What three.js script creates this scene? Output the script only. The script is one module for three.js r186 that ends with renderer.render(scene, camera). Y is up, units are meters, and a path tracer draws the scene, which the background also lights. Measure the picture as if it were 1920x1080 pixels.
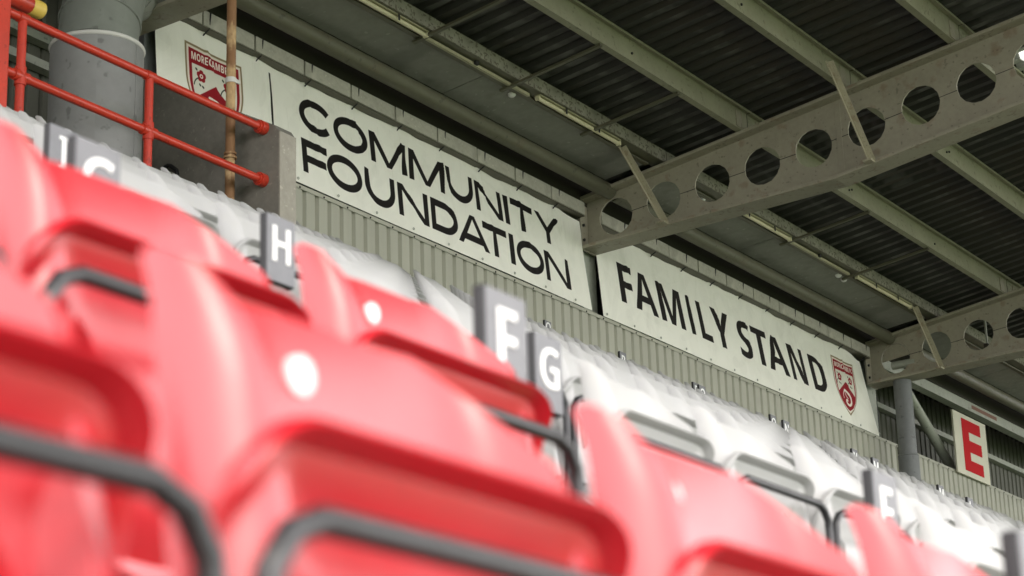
import * as THREE from 'three';
import { mergeGeometries, mergeVertices, toCreasedNormals } from 'three/addons/utils/BufferGeometryUtils.js';
import { RoundedBoxGeometry } from 'three/addons/geometries/RoundedBoxGeometry.js';
import { TextGeometry } from 'three/addons/geometries/TextGeometry.js';
import { FontLoader } from 'three/addons/loaders/FontLoader.js';

// ------------------------------------------------------------------ camera, sky, sun, exposure
// world: x runs along the stand, y up, -z towards the back wall of the stand; the eye is 3 m above the pitch
const EYE = 3.0;
const scene = new THREE.Scene();
const camera = new THREE.PerspectiveCamera(15.01, 16 / 9, 0.05, 400);
{
  const right = new THREE.Vector3(0.5590, -0.0292, 0.8286), fwd = new THREE.Vector3(0.7940, 0.3070, -0.5245).normalize();
  right.addScaledVector(fwd, -right.dot(fwd)).normalize();
  const up = new THREE.Vector3().crossVectors(right, fwd).normalize();
  camera.matrixAutoUpdate = true;
  camera.position.set(0, EYE, 0);
  camera.quaternion.setFromRotationMatrix(new THREE.Matrix4().makeBasis(right, up, fwd.clone().negate()));
}
camera.focus = 18.0;
camera.userData.fStop = 5.8;
camera.updateMatrixWorld(true);

const renderer = new THREE.WebGLRenderer({ antialias: true });
renderer.setSize(1024, 576);
renderer.toneMapping = THREE.LinearToneMapping;
renderer.toneMappingExposure = 4.05;
renderer.shadowMap.enabled = true;
{
  // overcast sky: thin bright cloud, even all round
  const W = 64, H = 32, d = new Float32Array(W * H * 4);
  for (let j = 0; j < H; j++) for (let i = 0; i < W; i++) {
    const el = (j + 0.5) / H * Math.PI - Math.PI / 2, s = Math.sin(el), k = (j * W + i) * 4;
    const v = s > 0 ? 1.22 - 0.12 * s : 0.4;
    d[k] = v; d[k + 1] = v * 0.968; d[k + 2] = v * 0.965; d[k + 3] = 1;
  }
  const sky = new THREE.DataTexture(d, W, H, THREE.RGBAFormat, THREE.FloatType);
  sky.mapping = THREE.EquirectangularReflectionMapping; sky.magFilter = THREE.LinearFilter; sky.needsUpdate = true;
  scene.background = sky; scene.environment = sky;
}
const sun = new THREE.DirectionalLight(0xfff4e2, 0.5);
sun.position.set(-14, 40, 30); sun.target.position.set(6, 3, -2);
sun.castShadow = true; sun.shadow.radius = 30; sun.shadow.mapSize.set(2048, 2048);
Object.assign(sun.shadow.camera, { left: -40, right: 40, top: 40, bottom: -40, near: 1, far: 120 });
sun.name = 'sun';
scene.add(sun, sun.target);

// ------------------------------------------------------------------ helpers
let seed = 12345;
const rnd = () => { seed = (seed * 1664525 + 1013904223) >>> 0; return seed / 4294967296; };
const rr = (a, b) => a + (b - a) * rnd();
const used = {};
function numbered(n) { used[n] = (used[n] ?? -1) + 1; return used[n] ? `${n}_${String(used[n]).padStart(3, '0')}` : n; }
function uvMetres(g0) {
  const g = g0.index ? g0.toNonIndexed() : g0.clone();
  const p = g.attributes.position, n = p.count, uv = new Float32Array(n * 2);
  const a = new THREE.Vector3(), b = new THREE.Vector3(), c = new THREE.Vector3();
  for (let i = 0; i < n; i += 3) {
    a.fromBufferAttribute(p, i); b.fromBufferAttribute(p, i + 1); c.fromBufferAttribute(p, i + 2);
    const nn = b.clone().sub(a).cross(c.clone().sub(a)), ax = Math.abs(nn.x), ay = Math.abs(nn.y), az = Math.abs(nn.z);
    [a, b, c].forEach((v, k) => {
      const o = (i + k) * 2;
      if (ax >= ay && ax >= az) { uv[o] = v.z; uv[o + 1] = v.y; } else if (ay >= az) { uv[o] = v.x; uv[o + 1] = v.z; } else { uv[o] = v.x; uv[o + 1] = v.y; }
    });
  }
  g.setAttribute('uv', new THREE.BufferAttribute(uv, 2));
  for (const k of Object.keys(g.attributes)) if (!['position', 'normal', 'uv'].includes(k)) g.deleteAttribute(k);
  if (!g.attributes.normal) g.computeVertexNormals();
  return g;
}
const join = (gs) => { const l = (Array.isArray(gs) ? gs : [gs]).map(uvMetres); return l.length > 1 ? mergeGeometries(l) : l[0]; };
function mesh(name, geo, mat, parent = scene) {
  const m = new THREE.Mesh(geo, mat); m.name = parent === scene ? numbered(name) : name;
  m.castShadow = m.receiveShadow = true; parent.add(m); return m;
}
const part = (name, gs, mat, parent) => mesh(name, join(gs), mat, parent);
function tag(o, label, category, group) { o.userData.label = label; if (category) o.userData.category = category; if (group) o.userData.group = group; return o; }
function struct(o, label) { o.userData.kind = 'structure'; if (label) o.userData.label = label; return o; }
function thing(name, label, category, pos = [0, 0, 0], group) { const g = new THREE.Group(); g.name = numbered(name); g.position.set(...pos); scene.add(g); return tag(g, label, category, group); }
const box = (x0, x1, y0, y1, z0, z1) => new THREE.BoxGeometry(Math.abs(x1 - x0), Math.abs(y1 - y0), Math.abs(z1 - z0)).translate((x0 + x1) / 2, (y0 + y1) / 2, (z0 + z1) / 2);
const rbox = (x0, x1, y0, y1, z0, z1, r = 0.006) => new RoundedBoxGeometry(Math.abs(x1 - x0), Math.abs(y1 - y0), Math.abs(z1 - z0), 2, r).translate((x0 + x1) / 2, (y0 + y1) / 2, (z0 + z1) / 2);
const V = (x, y, z) => new THREE.Vector3(x, y, z);
function rod(a, b, r, seg = 14) {
  const d = b.clone().sub(a), g = new THREE.CylinderGeometry(r, r, d.length(), seg);
  g.applyQuaternion(new THREE.Quaternion().setFromUnitVectors(V(0, 1, 0), d.clone().normalize()));
  return g.translate((a.x + b.x) / 2, (a.y + b.y) / 2, (a.z + b.z) / 2);
}
function bar(a, b, w, h, up = V(0, 1, 0)) { // rectangular bar between two points
  const d = b.clone().sub(a), L = d.length(); d.normalize();
  const s = d.clone().cross(up).normalize(), u = s.clone().cross(d);
  const g = new THREE.BoxGeometry(w, h, L);
  return g.applyMatrix4(new THREE.Matrix4().makeBasis(s, u, d.clone().negate()).setPosition(a.clone().add(b).multiplyScalar(0.5)));
}
function tube(pts, r, seg = 40, rad = 10) { return new THREE.TubeGeometry(new THREE.CatmullRomCurve3(pts, false, 'catmullrom', 0.1), seg, r, rad); }
// thickened sheet from a grid of points P[i][j]
function sheet(P, t, closedU = false) {
  const nu = P.length, nv = P[0].length, N = [];
  const at = (i, j) => P[closedU ? (i + nu) % nu : Math.max(0, Math.min(nu - 1, i))][Math.max(0, Math.min(nv - 1, j))];
  for (let i = 0; i < nu; i++) { N.push([]); for (let j = 0; j < nv; j++) {
    const du = at(i + 1, j).clone().sub(at(i - 1, j)), dv = at(i, j + 1).clone().sub(at(i, j - 1));
    let n = du.cross(dv); if (n.lengthSq() < 1e-16) n = V(0, 0, 1); N[i].push(n.normalize());
  } }
  const pos = [], idx = [], id = (s, i, j) => s * nu * nv + (closedU ? i % nu : i) * nv + j;
  for (const s of [0, 1]) for (let i = 0; i < nu; i++) for (let j = 0; j < nv; j++) { const p = P[i][j].clone().addScaledVector(N[i][j], (s ? -1 : 1) * t / 2); pos.push(p.x, p.y, p.z); }
  const I = closedU ? nu : nu - 1;
  for (let i = 0; i < I; i++) for (let j = 0; j < nv - 1; j++) {
    idx.push(id(0, i, j), id(0, i + 1, j), id(0, i + 1, j + 1), id(0, i, j), id(0, i + 1, j + 1), id(0, i, j + 1));
    idx.push(id(1, i, j), id(1, i + 1, j + 1), id(1, i + 1, j), id(1, i, j), id(1, i, j + 1), id(1, i + 1, j + 1));
  }
  const edge = (a, b) => idx.push(id(0, ...a), id(1, ...a), id(1, ...b), id(0, ...a), id(1, ...b), id(0, ...b));
  for (let i = 0; i < I; i++) { edge([i + 1, 0], [i, 0]); edge([i, nv - 1], [i + 1, nv - 1]); }
  if (!closedU) for (let j = 0; j < nv - 1; j++) { edge([0, j], [0, j + 1]); edge([nu - 1, j + 1], [nu - 1, j]); }
  const g = new THREE.BufferGeometry();
  g.setAttribute('position', new THREE.Float32BufferAttribute(pos, 3)); g.setIndex(idx);
  return toCreasedNormals(g, 0.75);
}
// ------------------------------------------------------------------ procedural textures
const hash = (x, y, s) => { let h = (x * 374761393 + y * 668265263 + s * 1442695041) | 0; h = Math.imul(h ^ (h >>> 13), 1274126177); return ((h ^ (h >>> 16)) >>> 0) / 4294967296; };
function vnoise(x, y, per, s) {
  const xi = Math.floor(x), yi = Math.floor(y), fx = x - xi, fy = y - yi, u = fx * fx * (3 - 2 * fx), v = fy * fy * (3 - 2 * fy), m = (a) => ((a % per) + per) % per;
  const a = hash(m(xi), m(yi), s), b = hash(m(xi + 1), m(yi), s), c = hash(m(xi), m(yi + 1), s), d = hash(m(xi + 1), m(yi + 1), s);
  return (a + (b - a) * u) + ((c + (d - c) * u) - (a + (b - a) * u)) * v;
}
function fbm(u, v, base, oct, s) { let f = 0, a = 0.5, t = 0; for (let o = 0; o < oct; o++) { const p = base << o; f += a * vnoise(u * p, v * p, p, s + o); t += a; a *= 0.55; } return f / t; }
const lin = (c) => Math.round(255 * Math.max(0, Math.min(1, c <= 0.0031308 ? c * 12.92 : 1.055 * Math.pow(c, 1 / 2.4) - 0.055)));
function tex(n, fn, rep, srgb = true) { // fn(u,v) -> linear [r,g,b]; tile covers 1/rep metres
  const d = new Uint8Array(n * n * 4);
  for (let j = 0; j < n; j++) for (let i = 0; i < n; i++) {
    const c = fn(i / n, j / n), k = (j * n + i) * 4;
    for (let q = 0; q < 3; q++) d[k + q] = srgb ? lin(c[q]) : Math.round(255 * Math.max(0, Math.min(1, c[q]))); d[k + 3] = 255;
  }
  const t = new THREE.DataTexture(d, n, n); t.wrapS = t.wrapT = THREE.RepeatWrapping; t.magFilter = THREE.LinearFilter; t.minFilter = THREE.LinearMipmapLinearFilter; t.generateMipmaps = true;
  if (srgb) t.colorSpace = THREE.SRGBColorSpace; t.repeat.set(rep[0], rep[1]); t.needsUpdate = true; return t;
}
const mul = (c, k) => [c[0] * k, c[1] * k, c[2] * k], mix = (a, b, t) => a.map((x, i) => x + (b[i] - x) * t), sst = (a, b, x) => { const t = Math.max(0, Math.min(1, (x - a) / (b - a))); return t * t * (3 - 2 * t); };
const rough = (base, amp, s, rep) => tex(256, (u, v) => { const k = base + amp * (fbm(u, v, 6, 4, s) - 0.5); return [k, k, k]; }, rep, false);
const std = (o) => new THREE.MeshStandardMaterial(o);
function concreteMat(base, s, rep = [0.8, 0.8]) {
  const map = tex(512, (u, v) => {
    const n = fbm(u, v, 4, 6, s), f = fbm(u, v, 48, 3, s + 9), st = sst(0.55, 0.75, fbm(u, v, 7, 4, s + 20));
    let c = mul(base, 0.72 + 0.38 * n + 0.22 * (f - 0.5)); c = mix(c, mul(base, 0.55), st * 0.5);
    if (fbm(u, v, 64, 2, s + 31) > 0.84) c = mul(c, 1.3); return c;
  }, rep);
  const bump = tex(256, (u, v) => { const k = fbm(u, v, 24, 4, s + 50); return [k, k, k]; }, rep, false);
  return std({ map, roughness: 0.92, bumpMap: bump, bumpScale: 0.004 });
}
function steelMat(base, s, rust = 0.5, rep = [0.9, 0.9], r = 0.55) { // cream paint with grime specks and rust
  const map = tex(512, (u, v) => {
    const n = fbm(u, v, 4, 5, s), f = fbm(u, v, 40, 3, s + 7), rs = sst(0.66 - 0.08 * rust, 0.78, fbm(u, v, 10, 5, s + 15)) * rust;
    let c = mul(base, 0.82 + 0.28 * n + 0.16 * (f - 0.5));
    const sp = sst(0.70, 0.82, fbm(u, v, 36, 3, s + 22)); c = mix(c, mul(base, 0.42), sp * 0.6);
    return mix(c, [0.19, 0.095, 0.05], rs * 0.55 * (0.5 + f * 0.6));
  }, rep);
  return std({ map, roughness: r, roughnessMap: rough(0.95, 0.3, s + 3, rep) });
}
const M = {
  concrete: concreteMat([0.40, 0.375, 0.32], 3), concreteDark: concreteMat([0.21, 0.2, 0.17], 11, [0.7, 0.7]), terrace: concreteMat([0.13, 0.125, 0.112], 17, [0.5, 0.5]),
  block: concreteMat([0.46, 0.45, 0.375], 23, [0.9, 0.9]),
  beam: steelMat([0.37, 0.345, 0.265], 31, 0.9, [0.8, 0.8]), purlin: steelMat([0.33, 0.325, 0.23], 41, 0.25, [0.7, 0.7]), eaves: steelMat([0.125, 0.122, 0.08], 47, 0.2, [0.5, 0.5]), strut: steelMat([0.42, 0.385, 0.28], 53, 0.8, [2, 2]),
  column: steelMat([0.40, 0.42, 0.36], 61, 0.15, [0.7, 0.7]), post: steelMat([0.17, 0.18, 0.18], 67, 0.1, [0.7, 0.7], 0.5),
  duct: steelMat([0.265, 0.27, 0.262], 71, 0.0, [0.5, 0.5], 0.42), ductTop: steelMat([0.23, 0.25, 0.22], 73, 0.05, [0.5, 0.5], 0.45), sealant: std({ color: new THREE.Color().setRGB(0.62, 0.62, 0.58), roughness: 0.7 }),
  board: concreteMat([0.27, 0.27, 0.245], 83, [0.35, 0.35]),
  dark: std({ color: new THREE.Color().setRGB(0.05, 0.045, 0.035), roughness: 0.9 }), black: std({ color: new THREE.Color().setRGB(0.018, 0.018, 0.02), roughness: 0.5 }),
  tubeFrame: std({ color: new THREE.Color().setRGB(0.02, 0.02, 0.022), roughness: 0.4, roughnessMap: rough(0.9, 0.5, 5, [6, 6]) }),
  white: std({ color: new THREE.Color().setRGB(0.8, 0.8, 0.78), roughness: 0.45 }), dot: std({ color: new THREE.Color().setRGB(0.86, 0.86, 0.85), roughness: 0.5 }),
  pvcTube: std({ color: new THREE.Color().setRGB(0.72, 0.68, 0.46), roughness: 0.4 }), channel: steelMat([0.42, 0.40, 0.26], 91, 0.1, [2, 2]),
  redPaint: steelMat([0.56, 0.045, 0.022], 97, 0.15, [1.4, 1.4], 0.38), yellow: std({ color: new THREE.Color().setRGB(0.72, 0.52, 0.10), roughness: 0.5 }),
  gasket: std({ color: new THREE.Color().setRGB(0.03, 0.03, 0.028), roughness: 0.8 }), nosing: std({ color: new THREE.Color().setRGB(0.75, 0.36, 0.03), roughness: 0.7 }),
};
M.angle = steelMat([0.10, 0.092, 0.065], 193, 0.3, [0.8, 0.8]);  // dark tone that paints shade onto the lintel underside
M.grass = std({ map: tex(256, (u, v) => mul([0.06, 0.10, 0.032], 0.6 + 0.8 * fbm(u, v, 16, 4, 201)), [0.5, 0.5]), roughness: 0.95 });
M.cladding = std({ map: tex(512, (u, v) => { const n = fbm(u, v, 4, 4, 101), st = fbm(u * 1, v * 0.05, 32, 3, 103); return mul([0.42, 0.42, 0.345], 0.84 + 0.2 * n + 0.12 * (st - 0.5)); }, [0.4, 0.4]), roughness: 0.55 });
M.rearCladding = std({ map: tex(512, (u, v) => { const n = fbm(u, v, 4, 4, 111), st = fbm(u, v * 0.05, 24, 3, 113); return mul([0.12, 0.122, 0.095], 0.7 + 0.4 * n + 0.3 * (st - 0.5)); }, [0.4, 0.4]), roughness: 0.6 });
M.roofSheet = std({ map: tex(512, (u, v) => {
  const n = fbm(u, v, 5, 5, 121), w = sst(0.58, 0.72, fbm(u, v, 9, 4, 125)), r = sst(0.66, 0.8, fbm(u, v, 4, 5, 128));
  return mix(mix(mul([0.055, 0.055, 0.05], 0.65 + 0.6 * n), [0.14, 0.14, 0.133], w * 0.8), [0.07, 0.048, 0.032], r * 0.35);  // pale patches imitate streaky reflections, painted into the sheet colour
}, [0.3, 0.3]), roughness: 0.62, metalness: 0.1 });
M.flaked = std({ map: tex(512, (u, v) => { const f = fbm(u, v, 30, 3, 131), n = fbm(u, v, 6, 4, 133); let c = mul([0.30, 0.29, 0.235], 0.7 + 0.5 * n); return f > 0.62 ? mul([0.14, 0.125, 0.095], 0.8 + n * 0.5) : c; }, [1.6, 1.6]), roughness: 0.9 });
M.rustPipe = std({ map: tex(512, (u, v) => { const n = fbm(u, v, 6, 5, 141), f = fbm(u, v, 28, 3, 144); return mix(mul([0.50, 0.34, 0.17], 0.7 + 0.5 * f), [0.20, 0.09, 0.035], sst(0.46, 0.66, n) * 0.85); }, [1.6, 1.1]), roughness: 0.75 });
M.rooflight = new THREE.MeshPhysicalMaterial({ color: new THREE.Color().setRGB(0.92, 0.93, 0.9), roughness: 0.9, transmission: 0.6, thickness: 0 });
const plastic = (base, s, r, cc) => new THREE.MeshPhysicalMaterial({
  map: tex(256, (u, v) => mul(base, 0.93 + 0.12 * fbm(u, v, 5, 4, s)), [2, 2]), roughness: r, roughnessMap: rough(0.9, 0.4, s + 2, [3, 3]), clearcoat: cc, clearcoatRoughness: 0.3 });
M.redSeat = plastic([0.5, 0.008, 0.018], 151, 0.42, 0.8);
M.whiteSeat = plastic([0.42, 0.42, 0.412], 157, 0.55, 0.2);

// ------------------------------------------------------------------ ground, terrace, rear of the stand
const ROW = (n) => ({ z: -(1.0 + 0.7 * n), y: 2.52 + 0.4 * n });
struct(part('pitch', box(-60, 110, -0.3, 0, 4.5, 90), M.grass, scene), 'green grass pitch in front of the stand');
struct(part('pitch_surround', box(-60, 110, -0.3, 0.02, -13, 4.5), M.concrete, scene));
{
  const g = new THREE.Group(); g.name = 'terrace'; scene.add(g); struct(g, 'stepped concrete terrace carrying the rows of seats');
  for (let n = -4; n <= 12; n++) {
    const r = ROW(n), x0 = n > 10 ? 9.96 : -4, zb = n === 12 ? -9.9 : r.z - 0.1 + (n === 12 ? 0 : 0);
    part('step', box(x0, 46, n > -4 ? r.y - 0.75 : 0.02, r.y, r.z + 0.6, zb + 0.003 - (n === 12 ? 0 : 0)), M.terrace, g);
  }
  // aisle half steps with a yellow nosing
  for (let n = 0; n <= 4; n++) {
    const r = ROW(n);
    part('aisle_step', box(2.42, 3.42, r.y + 0.002, r.y + 0.2, r.z + 0.2, r.z - 0.098), M.terrace, g);
    part('step_nosing', [box(2.42, 3.42, r.y + 0.203, r.y + 0.208, r.z + 0.15, r.z + 0.205), box(2.42, 3.42, r.y + 0.16, r.y + 0.208, r.z + 0.2, r.z + 0.205)], M.nosing, g);
  }
}
struct(part('walkway_floor', box(-4, 9.95, 5.4, 6.55, -8.55, -10.32), M.concrete, scene), 'concrete walkway floor behind the rails');
struct(part('concourse_floor', box(9.96, 46, 7.2, 7.32, -9.9, -10.32), M.concreteDark, scene));

// ------------------------------------------------------------------ roof
const topY = (z) => EYE + 6.85 + 0.14 * (9.73 + z);      // top of the rafters (z negative inwards)
const roofY = (z) => topY(z) + 0.195;
const ZF = 5.0, ZB = -10.6;
{
  const g = new THREE.Group(); g.name = 'roof'; scene.add(g); struct(g, 'dark corrugated steel roof over the stand');
  const pitch = 0.18, per = 5, W = pitch * per;
  function corr(z0, z1, y = 0) {
    const xs = [0, 0.062, 0.09, 0.152], hs = [0, 0, 0.042, 0.042], P = [];
    for (let k = 0; k <= per; k++) for (let q = 0; q < 4; q++) { if (k === per && q > 1) break; P.push([z0, z1].map((z) => V(k * pitch + xs[q], y + hs[q] + (z0 === z ? 0 : -0.14 * (z0 - z)), z - z0))); }
    return uvMetres(sheet(P, 0.003));
  }
  const full = corr(ZF, ZB), skyl = corr(ZF, -6.0), rest = corr(-5.9, ZB);
  for (let i = -6; i < 48; i++) {
    const x = i * W + 0.65;
    const lit = i === 18 || i === 19;
    if (lit) {
      mesh('rooflight_sheet', skyl, M.rooflight, g).position.set(x, roofY(ZF), ZF);
      mesh('roof_sheet', rest, M.roofSheet, g).position.set(x, roofY(-5.9) + 0.002, -5.9);
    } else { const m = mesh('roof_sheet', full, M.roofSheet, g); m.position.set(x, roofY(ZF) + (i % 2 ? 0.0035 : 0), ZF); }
  }
  part('fascia', box(-6, 44, roofY(ZF) - 0.28, roofY(ZF) + 0.06, ZF, ZF + 0.02), M.purlin, g);
}
// rear cladding of the stand, sheet by sheet
const rib = 0.143, ribs = 7, sheetW = rib * ribs;
function claddingSheet(h, flip = false) {
  const xs = [0, 0.093, 0.106, 0.130], ds = [0, 0, -0.026, -0.026], P = [];
  for (let k = 0; k <= ribs; k++) for (let q = 0; q < 4; q++) { if (k === ribs && q > 0) break; P.push([V(k * rib + xs[q], h, ds[q]), V(k * rib + xs[q], 0, ds[q])]); }
  return uvMetres(sheet(P, 0.002));
}
{
  const g = new THREE.Group(); g.name = 'rear_wall'; scene.add(g); tag(g, 'dark ribbed metal rear wall behind the duct and the concourse', 'wall');
  const s = claddingSheet(5.6);
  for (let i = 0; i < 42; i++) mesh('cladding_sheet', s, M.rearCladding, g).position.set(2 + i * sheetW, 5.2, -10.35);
  for (const [y, a, b] of [[9.17, 2, 12], [9.367, 2, 12], [9.51, 16, 44], [8.3, 2, 44]]) part('sheeting_rail', box(a, b, y - 0.03, y + 0.03, -10.335, -10.25), M.column, g);
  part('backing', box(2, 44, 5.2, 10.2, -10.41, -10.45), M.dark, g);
}

// ------------------------------------------------------------------ rafters: cellular beams
function cellularBeam(X, label) {
  const t = thing('cellular_beam', label, 'roof beam', [X, 0, 0], 'cellular roof beams');
  const yb = (Z) => EYE + (Z > 7.2 ? 6.385 + 0.03 * (9.7 - Z) : 6.46 + 0.15 * (7.2 - Z)), yt = (Z) => topY(-Z) - 0.03;
    const sh = new THREE.Shape();
  sh.moveTo(9.72, yb(9.72)); sh.lineTo(7.2, yb(7.2)); sh.lineTo(-4.9, yb(-4.9)); sh.lineTo(-4.9, yt(-4.9)); sh.lineTo(9.72, yt(9.72));
  const holes = [];
  for (let i = 0; i < 28; i++) {
    const Z = i < 5 ? 9.42 - 0.497 * i : 9.42 - 0.497 * 4 - 0.5 * (i - 4), y = EYE + (i < 5 ? 6.63 + 0.085 * 0.497 * i : 6.63 + 0.085 * 0.497 * 4 + 0.14 * 0.5 * (i - 4));
    holes.push([Z, y]); const p = new THREE.Path();
    for (let a = 0; a < 40; a++) { const w = a / 40 * Math.PI * 2, r = 0.172 * (1 + 0.012 * Math.sin(a * 2.3 + i)); p[a ? 'lineTo' : 'moveTo'](Z + Math.cos(w) * r, y - Math.sin(w) * r); }
    p.closePath(); sh.holes.push(p);
  }
  const web = new THREE.ExtrudeGeometry(sh, { depth: 0.014, bevelEnabled: false });
  web.applyMatrix4(new THREE.Matrix4().makeBasis(V(0, 0, -1), V(0, 1, 0), V(1, 0, 0))).translate(-0.007, 0, 0); // shape x -> -z
  part('web', web, M.beam, t);
  const seg = (f, h0, h1) => { const gs = []; for (const [a, b] of [[9.72, 7.2], [7.2, -4.9]]) {
    const s = new THREE.Shape([new THREE.Vector2(a, f(a) + h0), new THREE.Vector2(b, f(b) + h0), new THREE.Vector2(b, f(b) + h1), new THREE.Vector2(a, f(a) + h1)]);
    gs.push(new THREE.ExtrudeGeometry(s, { depth: 0.24, bevelEnabled: true, bevelSize: 0.003, bevelThickness: 0.003, bevelSegments: 1 }).applyMatrix4(new THREE.Matrix4().makeBasis(V(0, 0, -1), V(0, 1, 0), V(1, 0, 0))).translate(-0.12, 0, 0));
  } return gs; };
  part('top_flange', seg(yt, 0.0, 0.026), M.beam, t);
  part('bottom_flange', seg(yb, -0.026, 0), M.beam, t);
  part('end_plate', rbox(-0.125, 0.125, yb(9.72) - 0.035, yt(9.72) + 0.035, -9.745, -9.722, 0.004), M.beam, t);
  for (const [bx, by] of [[-0.09, 0.06], [-0.09, 0.2], [-0.09, 0.36], [0.09, 0.06], [0.09, 0.2], [0.09, 0.36]]) part('bolt', rod(V(bx, yb(9.72) + by, -9.722), V(bx, yb(9.72) + by, -9.705), 0.014, 6), M.gasket, t);
  part('splice_plate', rbox(-0.013, -0.0075, yb(7.25) + 0.02, yt(7.25) - 0.02, -7.21, -7.16, 0.002), M.beam, t);
  for (let i = 0; i + 1 < holes.length; i++) { const [a, y0] = holes[i], [b, y1] = holes[i + 1]; part('weld_seam', rod(V(-0.008, y0 + (y1 - y0) * 0.34, -(a - 0.17)), V(-0.008, y1 - (y1 - y0) * 0.34, -(b + 0.17)), 0.003, 6), M.gasket, t); }
  return t;
}
cellularBeam(10, 'pale steel roof beam whose end shows above the grey duct and the crest');
cellularBeam(16, 'long cream steel beam with round holes over the gap between the two banners');
cellularBeam(22, 'cream steel beam with round holes ending above the tubular post beside the E sign');

// purlins, bay by bay
const bays = [[10.13, 15.87, 'COMMUNITY FOUNDATION'], [16.13, 21.87, 'FAMILY STAND'], [22.13, 27.87, 'red E sign']];
const order = ['first', 'second', 'third', 'fourth', 'fifth'];
bays.forEach(([x0, x1, what], bi) => {
  for (let k = 0; k < 4; k++) {
    if (bi === 2 && k > 1) continue;
    const Z = 8.05 - 1.005 * k, y0 = topY(-Z), t = thing('purlin', `cream purlin, ${order[k]} out from the strip lights, bay of the ${what}`, 'purlin', [0, 0, 0], 'roof purlins');
    const P = [[-0.06, 0.028], [-0.06, 0.002], [0, 0.002], [0, 0.188], [0.055, 0.188], [0.055, 0.168]]; // z, y of a cold rolled Z section: web faces the pitch
    part('channel', sheet(P.map(([z, y]) => [V(x0 - 0.122, y0 + y, -Z + z), V(x1 + 0.122, y0 + y, -Z + z)]), 0.004), M.purlin, t);
    for (const xe of [x0 + 0.02, x1 - 0.09]) part('cleat', [box(xe, xe + 0.1, y0 + 0.012, y0 + 0.16, -Z + 0.003, -Z + 0.011)], M.beam, t);
    for (const xb of [x0 + 1.9, x0 + 1.96, x0 + 3.9]) part('bolt', rod(V(xb, y0 + 0.06 + (xb * 7 % 1) * 0.05, -Z), V(xb, y0 + 0.06 + (xb * 7 % 1) * 0.05, -Z + 0.012), 0.011, 8), M.gasket, t);
  }
  // flaking purlin over the lights, eaves tube and soffit boards
  const y0 = topY(-8.95);
  const fl = thing('flaking_purlin', `grey flaking purlin beside the strip lights in the bay of the ${what}`, 'purlin', [0, 0, 0], 'flaking purlins');
  part('face', box(x0 - 0.122, x1 + 0.122, y0 + 0.052, y0 + 0.165, -8.872, -8.88), M.flaked, fl);
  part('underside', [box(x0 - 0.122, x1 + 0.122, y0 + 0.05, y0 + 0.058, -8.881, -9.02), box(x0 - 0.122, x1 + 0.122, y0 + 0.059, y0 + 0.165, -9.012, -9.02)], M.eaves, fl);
  const ev = tag(part('eaves_beam', tube([V(x0 - 0.1, EYE + 6.865, -9.46), V((x0 + x1) / 2, EYE + 6.865, -9.46), V(x1 + 0.1, EYE + 6.865, -9.46)], 0.07, 8, 20), M.eaves, scene), `olive round eaves tube above the wall in the bay of the ${what}`, 'beam', 'eaves tubes'); ev.name = numbered('eaves_tube');
  const sf = thing('soffit', `grey flat soffit boards over the back rows in the bay of the ${what}`, 'soffit', [0, 0, 0], 'soffit boards');
  const js = bi === 0 ? [10.13, 11.0, 13.36, 15.87] : bi === 1 ? [16.13, 18.39, 20.8, 21.87] : [22.13, 24.5, 27.87];
  for (let i = 0; i + 1 < js.length; i++) {
    const a = js[i] + 0.006, b = js[i + 1] - 0.006, s = new THREE.Shape([new THREE.Vector2(9.44, EYE + 6.945), new THREE.Vector2(9.0, EYE + 7.0), new THREE.Vector2(9.0, EYE + 7.014), new THREE.Vector2(9.44, EYE + 6.959)]);
    part('soffit_board', new THREE.ExtrudeGeometry(s, { depth: b - a, bevelEnabled: false }).applyMatrix4(new THREE.Matrix4().makeBasis(V(0, 0, -1), V(0, 1, 0), V(1, 0, 0))).translate(a, 0, 0), M.board, sf);
  }
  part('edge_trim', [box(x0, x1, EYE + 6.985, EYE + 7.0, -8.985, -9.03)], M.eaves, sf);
});
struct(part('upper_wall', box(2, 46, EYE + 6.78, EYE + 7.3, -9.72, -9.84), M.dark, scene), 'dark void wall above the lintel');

// strip lights, support channels, cross channels, sensors, braces
function stripLight(x0, x1, label) {
  const t = thing('strip_light', label, 'strip light', [0, 0, 0], 'unlit strip lights'), y = EYE + 7.0, z = -8.93;
  part('housing', rbox(x0, x1, y + 0.002, y + 0.045, z - 0.03, z + 0.03, 0.008), M.channel, t);
  part('tube', rod(V(x0 + 0.02, y - 0.018, z), V(x1 - 0.02, y - 0.018, z), 0.017), M.pvcTube, t);
  part('end_cap', rbox(x0 - 0.004, x0 + 0.022, y - 0.036, y + 0.001, z - 0.022, z + 0.022, 0.005), M.pvcTube, t);
  part('end_cap', rbox(x1 - 0.022, x1 + 0.004, y - 0.036, y + 0.001, z - 0.022, z + 0.022, 0.005), M.pvcTube, t);
  part('clip', [0.3, 0.7].map((f) => box(x0 + (x1 - x0) * f, x0 + (x1 - x0) * f + 0.02, y - 0.04, y + 0.05, z + 0.031, z + 0.036)), M.gasket, t);
}
stripLight(11.1, 12.44, 'unlit strip light under the roof nearest the rusty pipe');
stripLight(13.98, 15.27, 'unlit strip light ending at the brace of the long beam');
stripLight(17.2, 18.51, 'unlit strip light emerging from behind the long beam');
stripLight(20.02, 21.38, 'unlit strip light ending beside the brace of the beam by the E sign');
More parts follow.
